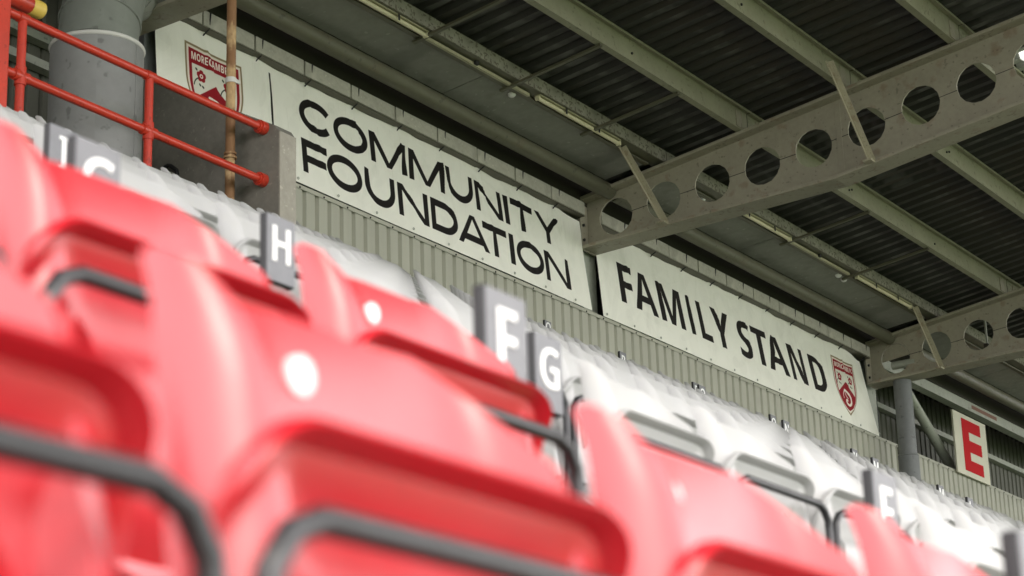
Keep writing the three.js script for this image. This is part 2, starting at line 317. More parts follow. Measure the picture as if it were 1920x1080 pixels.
[[12.48, 13.9, 'above the word COMMUNITY'], [18.54, 19.9, 'above the word FAMILY']].forEach(([a, b, w]) => {
  const t = thing('cable_channel', `thin cream cable channel between two strip lights ${w}`, 'cable channel', [0, 0, 0], 'cable channels');
  part('channel', box(a, b, EYE + 6.975, EYE + 7.0, -8.95, -8.975), M.channel, t);
  part('hanger', box(a + 0.62, a + 0.66, EYE + 6.98, EYE + 7.03, -8.925, -8.948), M.gasket, t);
});
[[12.45, 'across the first strip light end'], [13.64, 'between the cable channel and the long strip light'], [14.86, 'across the long strip light'], [18.55, 'beyond the long beam, by the strip light end'], [19.95, 'beside the pair of round sensors']].forEach(([x, w]) => {
  const a = V(x, topY(-9.06) + 0.02, -9.06), b = V(x - 0.06, topY(-8.06) - 0.012, -8.06);
  tag(part('cross_channel', [bar(a, b, 0.034, 0.02)], M.eaves, scene), `perforated channel between two purlins, ${w}`, 'channel', 'cross channels');
});
[[13.8, 9.06, 'over the word COMMUNITY'], [16.97, 9.06, 'seen through a hole of the long beam'], [19.86, 9.06, 'upper one of the pair beside the strip light'], [20.03, 9.08, 'lower one of the pair beside the strip light']].forEach(([x, Z, w]) => {
  const t = thing('round_sensor', `white round sensor under the soffit, ${w}`, 'sensor', [x, EYE + 6.99, -Z], 'round sensors');
  part('head', new THREE.SphereGeometry(0.036, 16, 12).scale(1, 0.85, 1), M.white, t);
  part('arm', [rod(V(0.01, 0.02, 0), V(0.07, 0.075, 0.11), 0.005, 6)], M.white, t);
});
[[15.86, 'long cream brace in front of the first pair of holes of the long beam', 9.28, 7.0, 8.86, 6.4, 0.0], [15.86, 'rust-spotted brace crossing the middle of the long beam', 7.22, 7.215, 6.87, 6.5, -0.1], [21.86, 'cream brace in front of the holes of the beam by the E sign', 9.2, 6.98, 8.85, 6.38, 0]].forEach(([x, label, Za, ya, Zb, yb2, dx]) => {
  const t = thing('fly_brace', label, 'brace', [0, 0, 0], 'fly braces');
  const a = V(x - 0.5 + dx, EYE + ya, -(Za - 0.3)), b = V(x - 0.02, EYE + yb2, -Zb);
  part('angle_leg', bar(a, b, 0.05, 0.006, V(0, 0.3, 1)), M.strut, t);
  part('angle_flange', bar(a.clone().add(V(0.02, 0, 0.0)), b.clone().add(V(0.02, 0, 0.0)), 0.006, 0.05, V(0, 0.3, 1)).translate(0.006, 0, 0.026), M.strut, t);
  part('gusset', rbox(b.x - 0.045, b.x + 0.045, b.y - 0.012, b.y + 0.006, b.z - 0.04, b.z + 0.04, 0.003), M.strut, t);
});

// ------------------------------------------------------------------ back wall: low cladding, columns, lintels
function lowWall(x0, x1, label) {
  const t = thing('low_wall', label, 'cladding wall'), h = 1.35, s = claddingSheet(h), n = Math.round((x1 - x0) / sheetW), k = (x1 - x0) / (n * sheetW);
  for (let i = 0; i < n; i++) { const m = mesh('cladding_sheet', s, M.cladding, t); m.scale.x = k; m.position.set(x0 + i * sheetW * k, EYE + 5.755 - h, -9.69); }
  part('flashing', [box(x0, x1, EYE + 5.757, EYE + 5.768, -9.68, -9.9), box(x0, x1, EYE + 5.735, EYE + 5.757, -9.68, -9.683)], M.cladding, t);
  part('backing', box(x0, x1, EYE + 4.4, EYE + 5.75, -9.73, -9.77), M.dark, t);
  for (let x = x0 + 0.12; x < x1; x += rib * 2) part('screw', new THREE.SphereGeometry(0.008, 6, 5).translate(x, EYE + 5.746, -9.678), M.gasket, t);
}
lowWall(10.0, 22.45, 'low grey-green ribbed metal wall under the two banners');
lowWall(22.9, 40, 'low ribbed metal wall beside the tubular post, carrying the E sign');
[[10, 'flat grey stanchion at the edge of the crest banner', M.post], [16, 'pale steel stanchion in the gap between the two banners', M.column], [22, 'pale steel stanchion at the far edge of the FAMILY STAND banner', M.column]].forEach(([X, label, m]) => {
  const t = thing('stanchion', label, 'column', [X, 0, 0], 'back wall stanchions'), y0 = EYE + 5.8, y1 = EYE + 6.9;
  const cx = X === 10 ? 0.38 : 0.1, hw = 0.115;
  part('front_flange', rbox(cx - hw, cx + hw, y0, y1, -9.79, -9.805, 0.003), m, t);
  part('web', box(cx - 0.006, cx + 0.006, y0, y1, -9.806, -9.97), m, t);
  part('rear_flange', rbox(cx - hw, cx + hw, y0, y1, -9.971, -9.985, 0.003), m, t);
});
[[10.16, 15.86, 'concrete block lintel above the COMMUNITY FOUNDATION banner', 0.0], [16.14, 21.86, 'concrete block lintel above the FAMILY STAND banner', 0.35]].forEach(([x0, x1, label, off]) => {
  const t = thing('lintel', label, 'lintel'), p = 0.572;
  let x = x0; const cuts = [x0]; for (let c = 10.726 - p + (off ? p * 10 + off : 0); c < x1 - 0.1; c += p) if (c > x0 + 0.1) cuts.push(c); cuts.push(x1);
  for (let i = 0; i + 1 < cuts.length; i++) part('block', rbox(cuts[i] + 0.008, cuts[i + 1] - 0.008, EYE + 6.655 + rr(-0.002, 0.002), EYE + 6.775 + rr(-0.002, 0.002), -9.66 + rr(-0.003, 0.003), -9.83, 0.006), M.block, t);
  part('shade_strip', [box(x0, x1, EYE + 6.645, EYE + 6.651, -9.667, -9.84)], M.angle, t);  // dark strip added below the blocks so their underside looks shaded
  part('joint', box(x0 + 0.01, x1 - 0.01, EYE + 6.665, EYE + 6.765, -9.68, -9.82), M.gasket, t);
});
tag(part('eaves_rail', rbox(22.13, 40, EYE + 6.66, EYE + 6.84, -9.74, -9.86, 0.004), M.column, scene), 'long pale steel rail above the E sign', 'beam');
tag(part('rail_sticker', box(24.95, 25.75, EYE + 6.70, EYE + 6.745, -9.7385, -9.735), std({ color: new THREE.Color().setRGB(0.24, 0.12, 0.09), roughness: 0.8 }), scene), 'faded red sticker on the pale rail above the E sign', 'sticker');

// tubular post by the E sign with its braces
{
  const t = thing('tubular_post', 'thick grey tubular post under the end of the beam by the E sign', 'post', [22.0, 0, -9.37]);
  part('shaft', rod(V(0, 5.9, 0), V(0, EYE + 6.36, 0), 0.1, 32), M.post, t);
  part('sleeve', rod(V(0, 5.9, 0), V(0, EYE + 5.5, 0), 0.114, 32), M.post, t);
  part('collar', new THREE.TorusGeometry(0.108, 0.01, 8, 32).rotateX(Math.PI / 2).translate(0, EYE + 5.5, 0), M.post, t);
}
tag(part('tubular_brace', rod(V(22.55, EYE + 7.1, -9.9), V(24.8, EYE + 5.73, -9.9), 0.062, 20), M.column, scene), 'diagonal grey tubular brace between the post and the E sign', 'brace');
tag(part('black_cable', tube([V(23.1, EYE + 6.72, -10.2), V(23.12, EYE + 6.3, -10.2), V(23.1, EYE + 5.78, -10.2)], 0.022, 12, 8), M.black, scene), 'black vertical pipe behind the diagonal brace', 'pipe');
{ // pipe stub seen in the blocked first hole of the beam by the E sign
  const t = thing('hole_cover', 'round steel cover closing half of the first hole in the beam by the E sign', 'cover plate', [22, 0, 0]);
  const s = new THREE.Shape(); s.absarc(0, 0, 0.165, 0.12, Math.PI + 0.12, false); s.closePath();
  part('plate', new THREE.ExtrudeGeometry(s, { depth: 0.006, bevelEnabled: false, curveSegments: 24 }).rotateY(-Math.PI / 2).translate(0.004, EYE + 6.63, -9.42), M.beam, t);
  part('pipe_stub', rod(V(0.03, EYE + 6.56, -9.2), V(0.03, EYE + 6.56, -9.48), 0.045, 16), M.column, t);
}
{ const t = thing('alarm_bell', 'small red bell box seen through a hole of the beam by the E sign', 'alarm bell', [22.5, EYE + 6.68, -8.45]);
  part('dome', new THREE.SphereGeometry(0.07, 16, 12).scale(1, 1, 0.7), std({ color: new THREE.Color().setRGB(0.5, 0.02, 0.02), roughness: 0.4 }), t);
  part('back_box', rbox(-0.06, 0.06, -0.06, 0.06, -0.1, -0.05, 0.008), M.dark, t);
  part('hanger', box(-0.01, 0.01, 0.05, 0.42, -0.09, -0.07), M.column, t);
}

// ------------------------------------------------------------------ banners
function letterFit(ctx, ch, x0, x1, y0, y1, lean = 0) {
  ctx.save(); ctx.font = 'bold 400px sans-serif'; ctx.textBaseline = 'alphabetic'; ctx.textAlign = 'left';
  const m = ctx.measureText(ch), l = m.actualBoundingBoxLeft, r = m.actualBoundingBoxRight, a = m.actualBoundingBoxAscent, d = m.actualBoundingBoxDescent;
  ctx.translate(x0, y1); ctx.transform(1, 0, lean / (y1 - y0), 1, 0, 0); ctx.scale((x1 - x0) / (l + r), (y1 - y0) / (a + d)); ctx.fillText(ch, l, -d); ctx.restore();
}
function strokeLetter(ctx, ch, x0, x1, y0, y1, w) { // wide grotesque capitals drawn as strokes, y down
  const h = w / 2, L = x0 + h, R = x1 - h, T = y0 + h, B = y1 - h, W = x1 - x0, cx = (x0 + x1) / 2, cy = (y0 + y1) / 2;
  const poly = (...p) => { ctx.beginPath(); p.forEach(([x, y], i) => ctx[i ? 'lineTo' : 'moveTo'](x, y)); ctx.stroke(); };
  const fill = (...p) => { ctx.beginPath(); p.forEach(([x, y], i) => ctx[i ? 'lineTo' : 'moveTo'](x, y)); ctx.closePath(); ctx.fill(); };
  ctx.lineWidth = w; ctx.lineCap = 'butt'; ctx.lineJoin = 'miter'; ctx.miterLimit = 3;
  switch (ch) {
    case 'O': ctx.beginPath(); ctx.ellipse(cx, cy, W / 2 - h, (y1 - y0) / 2 - h, 0, 0, 7); ctx.stroke(); break;
    case 'C': ctx.beginPath(); ctx.ellipse(cx + W * 0.03, cy, W / 2 - h, (y1 - y0) / 2 - h, 0, 0.62, Math.PI * 2 - 0.62); ctx.stroke(); break;
    case 'I': fill([x0, y0], [x1, y0], [x1, y1], [x0, y1]); break;
    case 'M': fill([x0, y0], [x0 + w, y0], [x0 + w, y1], [x0, y1]); fill([x1 - w, y0], [x1, y0], [x1, y1], [x1 - w, y1]); fill([x0, y0], [x0 + w * 1.15, y0], [cx + w * 0.5, y1], [cx - w * 0.5, y1]); fill([x1, y0], [x1 - w * 1.15, y0], [cx - w * 0.5, y1], [cx + w * 0.5, y1]); break;
    case 'N': fill([x0, y0], [x0 + w, y0], [x0 + w, y1], [x0, y1]); fill([x1 - w, y0], [x1, y0], [x1, y1], [x1 - w, y1]); fill([x0, y0], [x0 + w * 1.2, y0], [x1, y1], [x1 - w * 1.2, y1]); break;
    case 'U': ctx.beginPath(); ctx.moveTo(L, y0); { const ry = (y1 - y0) * 0.46, rx = (R - L) / 2; ctx.lineTo(L, B - ry); ctx.ellipse(cx, B - ry, rx, ry, 0, Math.PI, 0, true); ctx.lineTo(R, y0); } ctx.stroke(); break;
    case 'T': fill([x0, y0], [x1, y0], [x1, y0 + w], [x0, y0 + w]); fill([cx - h, y0], [cx + h, y0], [cx + h, y1], [cx - h, y1]); break;
    case 'Y': fill([x0, y0], [x0 + w * 1.2, y0], [cx + h, cy + h * 0.3], [cx - h, cy + h]); fill([x1, y0], [x1 - w * 1.2, y0], [cx - h, cy + h * 0.3], [cx + h, cy + h]); fill([cx - h, cy], [cx + h, cy], [cx + h, y1], [cx - h, y1]); break;
    case 'F': fill([x0, y0], [x0 + w, y0], [x0 + w, y1], [x0, y1]); fill([x0, y0], [x1, y0], [x1, y0 + w], [x0, y0 + w]); fill([x0, cy - h * 0.4], [x1 - W * 0.06, cy - h * 0.4], [x1 - W * 0.06, cy + w - h * 0.4], [x0, cy + w - h * 0.4]); break;
    case 'D': ctx.beginPath(); ctx.moveTo(L, T); ctx.lineTo(cx - W * 0.02, T); ctx.ellipse(cx - W * 0.02, cy, R - cx + W * 0.02, (B - T) / 2, 0, -Math.PI / 2, Math.PI / 2); ctx.lineTo(L, B); ctx.closePath(); ctx.stroke(); break;
    case 'A': fill([x0, y1], [x0 + w * 1.12, y1], [cx + h * 0.7, y0], [cx - h * 1.1, y0]); fill([x1, y1], [x1 - w * 1.12, y1], [cx - h * 0.7, y0], [cx + h * 1.1, y0]); fill([x0 + W * 0.2, y1 - (y1 - y0) * 0.36], [x1 - W * 0.2, y1 - (y1 - y0) * 0.36], [x1 - W * 0.2, y1 - (y1 - y0) * 0.36 + w], [x0 + W * 0.2, y1 - (y1 - y0) * 0.36 + w]); break;
  }
}
function crest(ctx, x, y, w, h, words) {
  const S = (k) => { // shield outline inset by k
    const a = x + k, b = x + w - k, t = y + k, B = y + h - k * 1.5, c = x + w / 2;
    ctx.beginPath(); ctx.moveTo(a, t); ctx.quadraticCurveTo(c, t + h * 0.035, b, t); ctx.lineTo(b, y + h * 0.33); ctx.bezierCurveTo(b + w * 0.02, y + h * 0.62, c + w * 0.26, y + h * 0.84, c, B); ctx.bezierCurveTo(c - w * 0.26, y + h * 0.84, a - w * 0.02, y + h * 0.62, a, y + h * 0.33); ctx.closePath();
  };
  const red = '#8f1420';
  S(0); ctx.fillStyle = '#8a7a5c'; ctx.fill(); S(w * 0.03); ctx.fillStyle = '#e6dcd0'; ctx.fill(); S(w * 0.065); ctx.fillStyle = red; ctx.fill(); S(w * 0.115); ctx.fillStyle = '#dcdacd'; ctx.fill();
  ctx.save(); S(w * 0.065); ctx.clip();
  ctx.fillStyle = red; ctx.fillRect(x, y + h * 0.04, w, h * 0.19);
  ctx.beginPath(); ctx.moveTo(x + w / 2, y + h * 0.40); ctx.lineTo(x + w * 1.05, y + h * 0.74); ctx.lineTo(x + w * 1.05, y + h); ctx.lineTo(x - w * 0.05, y + h); ctx.lineTo(x - w * 0.05, y + h * 0.74); ctx.closePath(); ctx.fill();
  ctx.fillStyle = '#efe9df'; letterFit(ctx, words, x + w * 0.11, x + w * 0.89, y + h * 0.095, y + h * 0.185);
  for (const s of [-1, 1]) { // roses with stems
    const cx = x + w * (0.5 + s * 0.23), cy = y + h * 0.345, r = w * 0.07;
    ctx.fillStyle = red; for (let k = 0; k < 5; k++) { const a = k / 5 * 6.283 - 1.57; ctx.beginPath(); ctx.arc(cx + Math.cos(a) * r * 0.62, cy + Math.sin(a) * r * 0.62, r * 0.52, 0, 7); ctx.fill(); }
    ctx.fillStyle = '#e8e2d6'; ctx.beginPath(); ctx.arc(cx, cy, r * 0.42, 0, 7); ctx.fill(); ctx.fillStyle = red; ctx.beginPath(); ctx.arc(cx, cy, r * 0.18, 0, 7); ctx.fill();
    ctx.strokeStyle = '#3c4038'; ctx.lineWidth = w * 0.016; ctx.beginPath(); ctx.moveTo(cx - r * 0.7, cy + r * 0.5); ctx.quadraticCurveTo(cx - r * 1.7, cy + r, cx - r * 1.9, cy + r * 2.1); ctx.stroke();
    ctx.fillStyle = '#3c4038'; for (const [dx, dy] of [[-1.15, -1.0], [-0.4, 1.7], [0.3, 1.9]]) { ctx.beginPath(); ctx.ellipse(cx + dx * r, cy + dy * r, r * 0.3, r * 0.2, 0.7, 0, 7); ctx.fill(); }
  }
  // curled shrimp
  ctx.strokeStyle = '#e9e1d6'; ctx.lineCap = 'round'; ctx.lineWidth = w * 0.05; const qx = x + w * 0.5, qy = y + h * 0.69;
  ctx.beginPath(); ctx.moveTo(qx - w * 0.1, qy - h * 0.13); ctx.bezierCurveTo(qx + w * 0.14, qy - h * 0.12, qx + w * 0.2, qy + h * 0.1, qx + w * 0.03, qy + h * 0.12); ctx.bezierCurveTo(qx - w * 0.1, qy + h * 0.12, qx - w * 0.1, qy + h * 0.02, qx - w * 0.02, qy + h * 0.04); ctx.stroke();
  ctx.lineWidth = w * 0.02; ctx.beginPath(); ctx.moveTo(qx - w * 0.1, qy - h * 0.13); ctx.quadraticCurveTo(qx - w * 0.2, qy - h * 0.06, qx - w * 0.16, qy + h * 0.02); ctx.moveTo(qx - w * 0.1, qy - h * 0.13); ctx.quadraticCurveTo(qx - w * 0.1, qy - h * 0.02, qx + w * 0.02, qy + h * 0.0); ctx.stroke();
  ctx.restore();
}
function bannerTexture(x0, x1, y0, y1, draw) {
  const W = 2048, H = Math.round(W * (y1 - y0) / (x1 - x0)), c = document.createElement('canvas'); c.width = W; c.height = H;
  const ctx = c.getContext('2d'), k = W / (x1 - x0), px = (x) => (x - x0) * k, py = (y) => (y1 - y) * k;
  ctx.fillStyle = '#f0f0e5'; ctx.fillRect(0, 0, W, H);
  for (let i = 0; i < 900; i++) { const a = rr(0, 0.013), g = rnd() < 0.5 ? 0 : 255; ctx.fillStyle = `rgba(${g},${g},${g * 0.9},${a})`; ctx.beginPath(); ctx.ellipse(rr(0, W), rr(0, H), rr(4, 90), rr(3, 30), rr(0, 3), 0, 7); ctx.fill(); }
  for (let i = 0; i < 60; i++) { ctx.fillStyle = `rgba(90,84,60,${rr(0.02, 0.07)})`; ctx.fillRect(rr(0, W), rr(0, H * 0.5), rr(1, 3), rr(10, 90)); }
  draw(ctx, px, py, k);
  const t = new THREE.CanvasTexture(c); t.colorSpace = THREE.SRGBColorSpace; t.anisotropy = 8; return t;
}
function banner(label, x0, x1, y0, y1, draw, ties, opts) {
  const t = thing('banner', label, 'banner'), nx = 220, ny = 34, zb = -9.664, z0 = -9.742;
  const g = new THREE.PlaneGeometry(1, 1, nx, ny), p = g.attributes.position;
  for (let i = 0; i < p.count; i++) {
    const u = p.getX(i) + 0.5, v = p.getY(i) + 0.5; let x = x0 + (x1 - x0) * u, y = y0 + (y1 - y0) * v, z = 0;
    // scallops between the ties at the top, soft folds running down from each tie, small waves
    let near = 9; for (const q of ties) near = Math.min(near, Math.abs(x - q));
    y -= (v ** 6) * 0.020 * (1 - Math.exp(-((near / 0.16) ** 2)));
    y -= opts.sag * sst(opts.sagAt, 1, u) * v ** 2; x -= opts.pull * sst(0.93, 1, u) * (1 - Math.abs(2 * v - 1) ** 2) * 0 ; x -= opts.lean * sst(0.9, 1, u) * v; x += opts.leanLeft * sst(0.1, 0, u) * v;
    for (const q of ties) { const dx = x - q - (1 - v) * 0.22, w = 0.02 + 0.09 * (1 - v); z += 0.02 * Math.exp(-((dx / w) ** 2)) * v ** 0.7 * Math.cos(dx * 55); }
    z += 0.008 * Math.sin(x * 2.3 + v * 2.0) + 0.005 * Math.sin(x * 7.1 - v * 4) * v + 0.0035 * Math.sin(x * 17 + v * 9) * v;
    p.setXYZ(i, x, EYE + y, zb + (z0 - zb) * v + z * (0.35 + 0.65 * v));
  }
  g.computeVertexNormals();
  const m = mesh('sheet', g, new THREE.MeshPhysicalMaterial({ map: bannerTexture(x0, x1, y0, y1, draw), roughness: 0.8, specularIntensity: 0.5, side: THREE.DoubleSide }), t);
  for (const q of ties) part('tie', [tube([V(q, EYE + y1 - 0.05, z0 + 0.012), V(q + 0.006, EYE + y1 - 0.03, z0 + 0.03), V(q + 0.002, EYE + y1 - 0.012, z0 + 0.07), V(q, EYE + y1 + 0.11, z0 + 0.087)], 0.006, 14, 6)], M.black, t);
  for (let x = x0 + 0.05; x < x1; x += 0.48) part('eyelet', new THREE.TorusGeometry(0.009, 0.003, 6, 12).translate(x, EYE + y0 + 0.028, zb + 0.008), M.column, t);
  return t;
}
const range = (a, b, s) => { const o = []; for (let x = a; x < b; x += s) o.push(x); return o; };
banner('white banner reading COMMUNITY FOUNDATION with a club crest at its near end', 10.3, 15.92, 5.77, 6.66, (ctx, px, py) => {
  const ink = '#15120f', w = 0.06 * 2048 / 5.62;
  ctx.fillStyle = ink; ctx.strokeStyle = ink;
  for (const [c, a, b] of [['C', 11.863, 12.27], ['O', 12.293, 12.722], ['M', 12.755, 13.22], ['M', 13.26, 13.737], ['U', 13.767, 14.157], ['N', 14.194, 14.592], ['I', 14.63, 14.7], ['T', 14.735, 15.083], ['Y', 15.12, 15.51]]) { const o = 'CO'.includes(c) ? 0.006 : 0; strokeLetter(ctx, c, px(a), px(b), py(6.52 + o), py(c === 'U' ? 6.243 : 6.25 - o), w); }
  for (const [c, a, b] of [['F', 11.871, 12.18], ['O', 12.173, 12.61], ['U', 12.648, 13.035], ['N', 13.074, 13.474], ['D', 13.512, 13.88], ['A', 13.877, 14.327], ['T', 14.25, 14.606], ['I', 14.646, 14.718], ['O', 14.755, 15.184], ['N', 15.208, 15.604]]) { const o = c === 'O' ? 0.006 : 0; strokeLetter(ctx, c, px(a), px(b), py(6.161 + o), py(c === 'U' ? 5.877 : 5.884 - o), w); }
  ctx.fillStyle = '#181511'; ctx.beginPath(); ctx.moveTo(px(11.538), py(6.592)); ctx.lineTo(px(11.558), py(6.592)); ctx.lineTo(px(11.56), py(5.77)); ctx.lineTo(px(11.537), py(5.77)); ctx.fill();
  crest(ctx, px(10.603), py(6.515), px(11.212) - px(10.603), py(5.83) - py(6.515), 'MORECAMBE FC');
}, range(10.8, 15.6, 0.578), { sag: 0.03, sagAt: 0.92, lean: 0.06, leanLeft: 0, pull: 0 });
banner('white banner reading FAMILY STAND with a narrow red crest at its far end', 16.11, 21.93, 5.765, 6.66, (ctx, px, py) => {
  ctx.fillStyle = '#17130f';
  for (const [c, a, b, q] of [['F', 16.467, 16.727, 0.03], ['A', 16.743, 17.152, 0.045], ['M', 17.206, 17.678, 0.05], ['I', 17.798, 17.866, 0.05], ['L', 17.99, 18.232, 0.05], ['Y', 18.27, 18.64, 0.055], ['S', 18.79, 19.062, 0.055], ['T', 19.093, 19.432, 0.06], ['A', 19.407, 19.853, 0.07], ['N', 19.917, 20.283, 0.07], ['D', 20.425, 20.785, 0.075]]) {
    const o = c === 'S' ? 0.006 : 0, w = q * (px(1) - px(0));
    if (c === 'I') { ctx.beginPath(); ctx.moveTo(px(a), py(5.998)); ctx.lineTo(px(b), py(5.998)); ctx.lineTo(px(b) - w, py(6.382)); ctx.lineTo(px(a) - w, py(6.382)); ctx.fill(); } else letterFit(ctx, c, px(a), px(b), py(6.382 + o), py(5.998 - o), w);
  }
  crest(ctx, px(20.958), py(6.507), px(21.535) - px(20.958), py(5.862) - py(6.507), 'MORECAMBE FC');
}, range(16.55, 21.9, 0.578), { sag: 0.06, sagAt: 0.92, lean: 0.22, leanLeft: 0.0, pull: 0 });

{ // E block sign
  const t = thing('block_sign', 'upright cream sign with a large red letter E above the low wall', 'sign');
  part('board', rbox(24.07, 25.08, EYE + 5.735, EYE + 6.503, -9.64, -9.665, 0.004), std({ map: tex(256, (u, v) => mul([0.68, 0.66, 0.53], 0.9 + 0.16 * fbm(u, v, 6, 4, 171)), [0.8, 0.8]), roughness: 0.6 }), t);
  const s = new THREE.Shape(), x0 = 24.31, x1 = 24.88, y0 = EYE + 5.8, y1 = EYE + 6.445, b = 0.145, w = 0.2, m = (y0 + y1) / 2;
  [[x0, y0], [x1, y0], [x1, y0 + b], [x0 + w, y0 + b], [x0 + w, m - b / 2], [x1, m - b / 2], [x1, m + b / 2], [x0 + w, m + b / 2], [x0 + w, y1 - b], [x1, y1 - b], [x1, y1], [x0, y1]].forEach(([x, y], i) => s[i ? 'lineTo' : 'moveTo'](x, y));
  part('letter', new THREE.ExtrudeGeometry(s, { depth: 0.004, bevelEnabled: false }).translate(0, 0, -9.6395), new THREE.MeshPhysicalMaterial({ color: new THREE.Color().setRGB(0.55, 0.012, 0.018), roughness: 0.85, specularIntensity: 0.4 }), t);
}

// ------------------------------------------------------------------ the entrance at the near end: side wall, rails, pipe, duct
{
  const t = thing('side_wall', 'grey concrete wall with a sloping top beside the entrance rails', 'wall');
  const s = new THREE.Shape([new THREE.Vector2(8.3, 6.6), new THREE.Vector2(8.3, EYE + 5.24), new THREE.Vector2(8.33, EYE + 5.285), new THREE.Vector2(9.7, EYE + 6.05), new THREE.Vector2(9.7, 6.6)]);
  const g = new THREE.ExtrudeGeometry(s, { depth: 0.15, bevelEnabled: true, bevelSize: 0.006, bevelThickness: 0.006, bevelSegments: 1 }).applyMatrix4(new THREE.Matrix4().makeBasis(V(0, 0, -1), V(0, 1, 0), V(1, 0, 0))).translate(9.945, 0, 0);
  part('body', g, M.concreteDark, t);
  part('lit_end_face', rbox(9.94, 10.1, 6.6, EYE + 5.245, -8.289, -8.302, 0.003), M.concrete, t);  // paler slab paints in the light this end catches from the open front
}
{
  const t = thing('guard_rail', 'red painted tubular guard rail across the entrance, bolted to the concrete wall', 'guard rail'), z = -8.42;
  for (const y of [5.29, 4.935]) {
    part('rail', rod(V(7.2, EYE + y, z), V(9.935, EYE + y, z), 0.026, 20), M.redPaint, t);
    const fl = part('flange', [rod(V(9.885, EYE + y, z), V(9.937, EYE + y, z), 0.044, 20), rod(V(9.87, EYE + y, z), V(9.886, EYE + y, z), 0.034, 20)], M.redPaint, t);
  }
  for (const x of [8.88, 7.85]) {
    part('post', rod(V(x, EYE + 3.9, z), V(x, EYE + 5.29, z), 0.026, 20), M.redPaint, t);
    part('fitting', [rod(V(x - 0.055, EYE + 4.935, z), V(x + 0.055, EYE + 4.935, z), 0.033, 18), rod(V(x, EYE + 4.88, z), V(x, EYE + 4.99, z), 0.033, 18)], M.redPaint, t);
    part('fitting', rod(V(x - 0.035, EYE + 5.29, z), V(x + 0.035, EYE + 5.29, z), 0.031, 18), M.redPaint, t);
  }
}
tag(part('red_post', rbox(7.04, 7.212, 6.5, EYE + 6.3, -7.82, -7.94, 0.012), M.redPaint, scene), 'flat red steel post at the very edge beside the guard rail', 'post');
{ const t = thing('barrier_pole', 'red pole with a yellow rounded end above the guard rail', 'pole'), y = EYE + 5.5, z = -8.6;
  part('pole', rod(V(7.0, y, z), V(8.06, y, z), 0.052, 20), M.redPaint, t);
  part('end_cap', [rod(V(8.061, y, z), V(8.15, y, z), 0.053, 20), new THREE.SphereGeometry(0.053, 18, 12).scale(0.4, 1, 1).translate(8.15, y, z)], M.yellow, t);
}
{ const t = thing('downpipe', 'rusty cream vertical pipe in front of the crest and the concrete wall', 'pipe', [9.82, 0, -8.6]);
  part('shaft', rod(V(0, EYE + 3.9, 0), V(0, EYE + 7.2, 0), 0.031, 20), M.rustPipe, t);
  part('strap', [rod(V(0, EYE + 5.61, 0), V(0, EYE + 5.645, 0), 0.036, 18), box(0.0, 0.055, EYE + 5.615, EYE + 5.64, 0.02, 0.03)], M.sealant, t);
  part('collar', [rod(V(0, EYE + 5.09, 0), V(0, EYE + 5.105, 0), 0.043, 18), rod(V(0, EYE + 5.118, 0), V(0, EYE + 5.133, 0), 0.04, 18)], M.rustPipe, t);
}
{ const t = thing('ventilation_duct', 'large round grey ventilation duct with an elbow behind the guard rail', 'duct', [9.22, 0, -9.2]), r = 0.295;
  part('vertical_duct', rod(V(0, 6.5, 0), V(0, EYE + 5.78, 0), r, 48), M.duct, t);
  part('seam', [box(-0.01, 0.01, 6.6, EYE + 5.76, 0.003, 0.008).applyMatrix4(new THREE.Matrix4().makeRotationY(0.15)).translate(Math.sin(0.2) * r, 0, Math.cos(0.2) * r - 0.004)], M.duct, t);
  part('joint_ring', new THREE.TorusGeometry(r - 0.006, 0.016, 10, 48).rotateX(Math.PI / 2).translate(0, EYE + 5.79, 0), M.sealant, t);
  const p = [[0, 5.79], [0.03, 6.0], [0.14, 6.28], [0.36, 6.5], [0.7, 6.62]].map(([x, y]) => V(x, EYE + y, -x * 0.5));
  for (let i = 0; i + 1 < p.length; i++) part('elbow_segment', rod(p[i], p[i + 1].clone().add(p[i + 1].clone().sub(p[i]).multiplyScalar(0.12)), r - 0.04 + 0.004 * (i % 2), 48), M.ductTop, t);
  for (let i = 1; i + 1 < p.length; i++) { const d = p[i + 1].clone().sub(p[i - 1]).normalize(), g = new THREE.TorusGeometry(r - 0.036, 0.008, 8, 48).applyQuaternion(new THREE.Quaternion().setFromUnitVectors(V(0, 0, 1), d)).translate(p[i].x, p[i].y, p[i].z); part('seam', g, M.ductTop, t); }
}
{ const t = thing('cable_box', 'small grey junction box with a yellow label and black conduit on the concrete wall', 'junction box', [9.925, EYE + 5.1, -9.2]);
  part('housing', rbox(-0.045, 0.015, -0.07, 0.06, -0.035, 0.035, 0.006), M.column, t);
  part('label', box(-0.05, -0.046, -0.03, 0.03, -0.015, 0.015), M.yellow, t);
  part('conduit', tube([V(-0.02, 0.0, -0.08), V(-0.02, 0.1, -0.06), V(-0.02, 0.12, 0.0), V(-0.02, 0.06, 0.07), V(-0.02, -0.2, 0.07), V(-0.02, -0.6, 0.06)], 0.014, 40, 8), M.black, t);
}

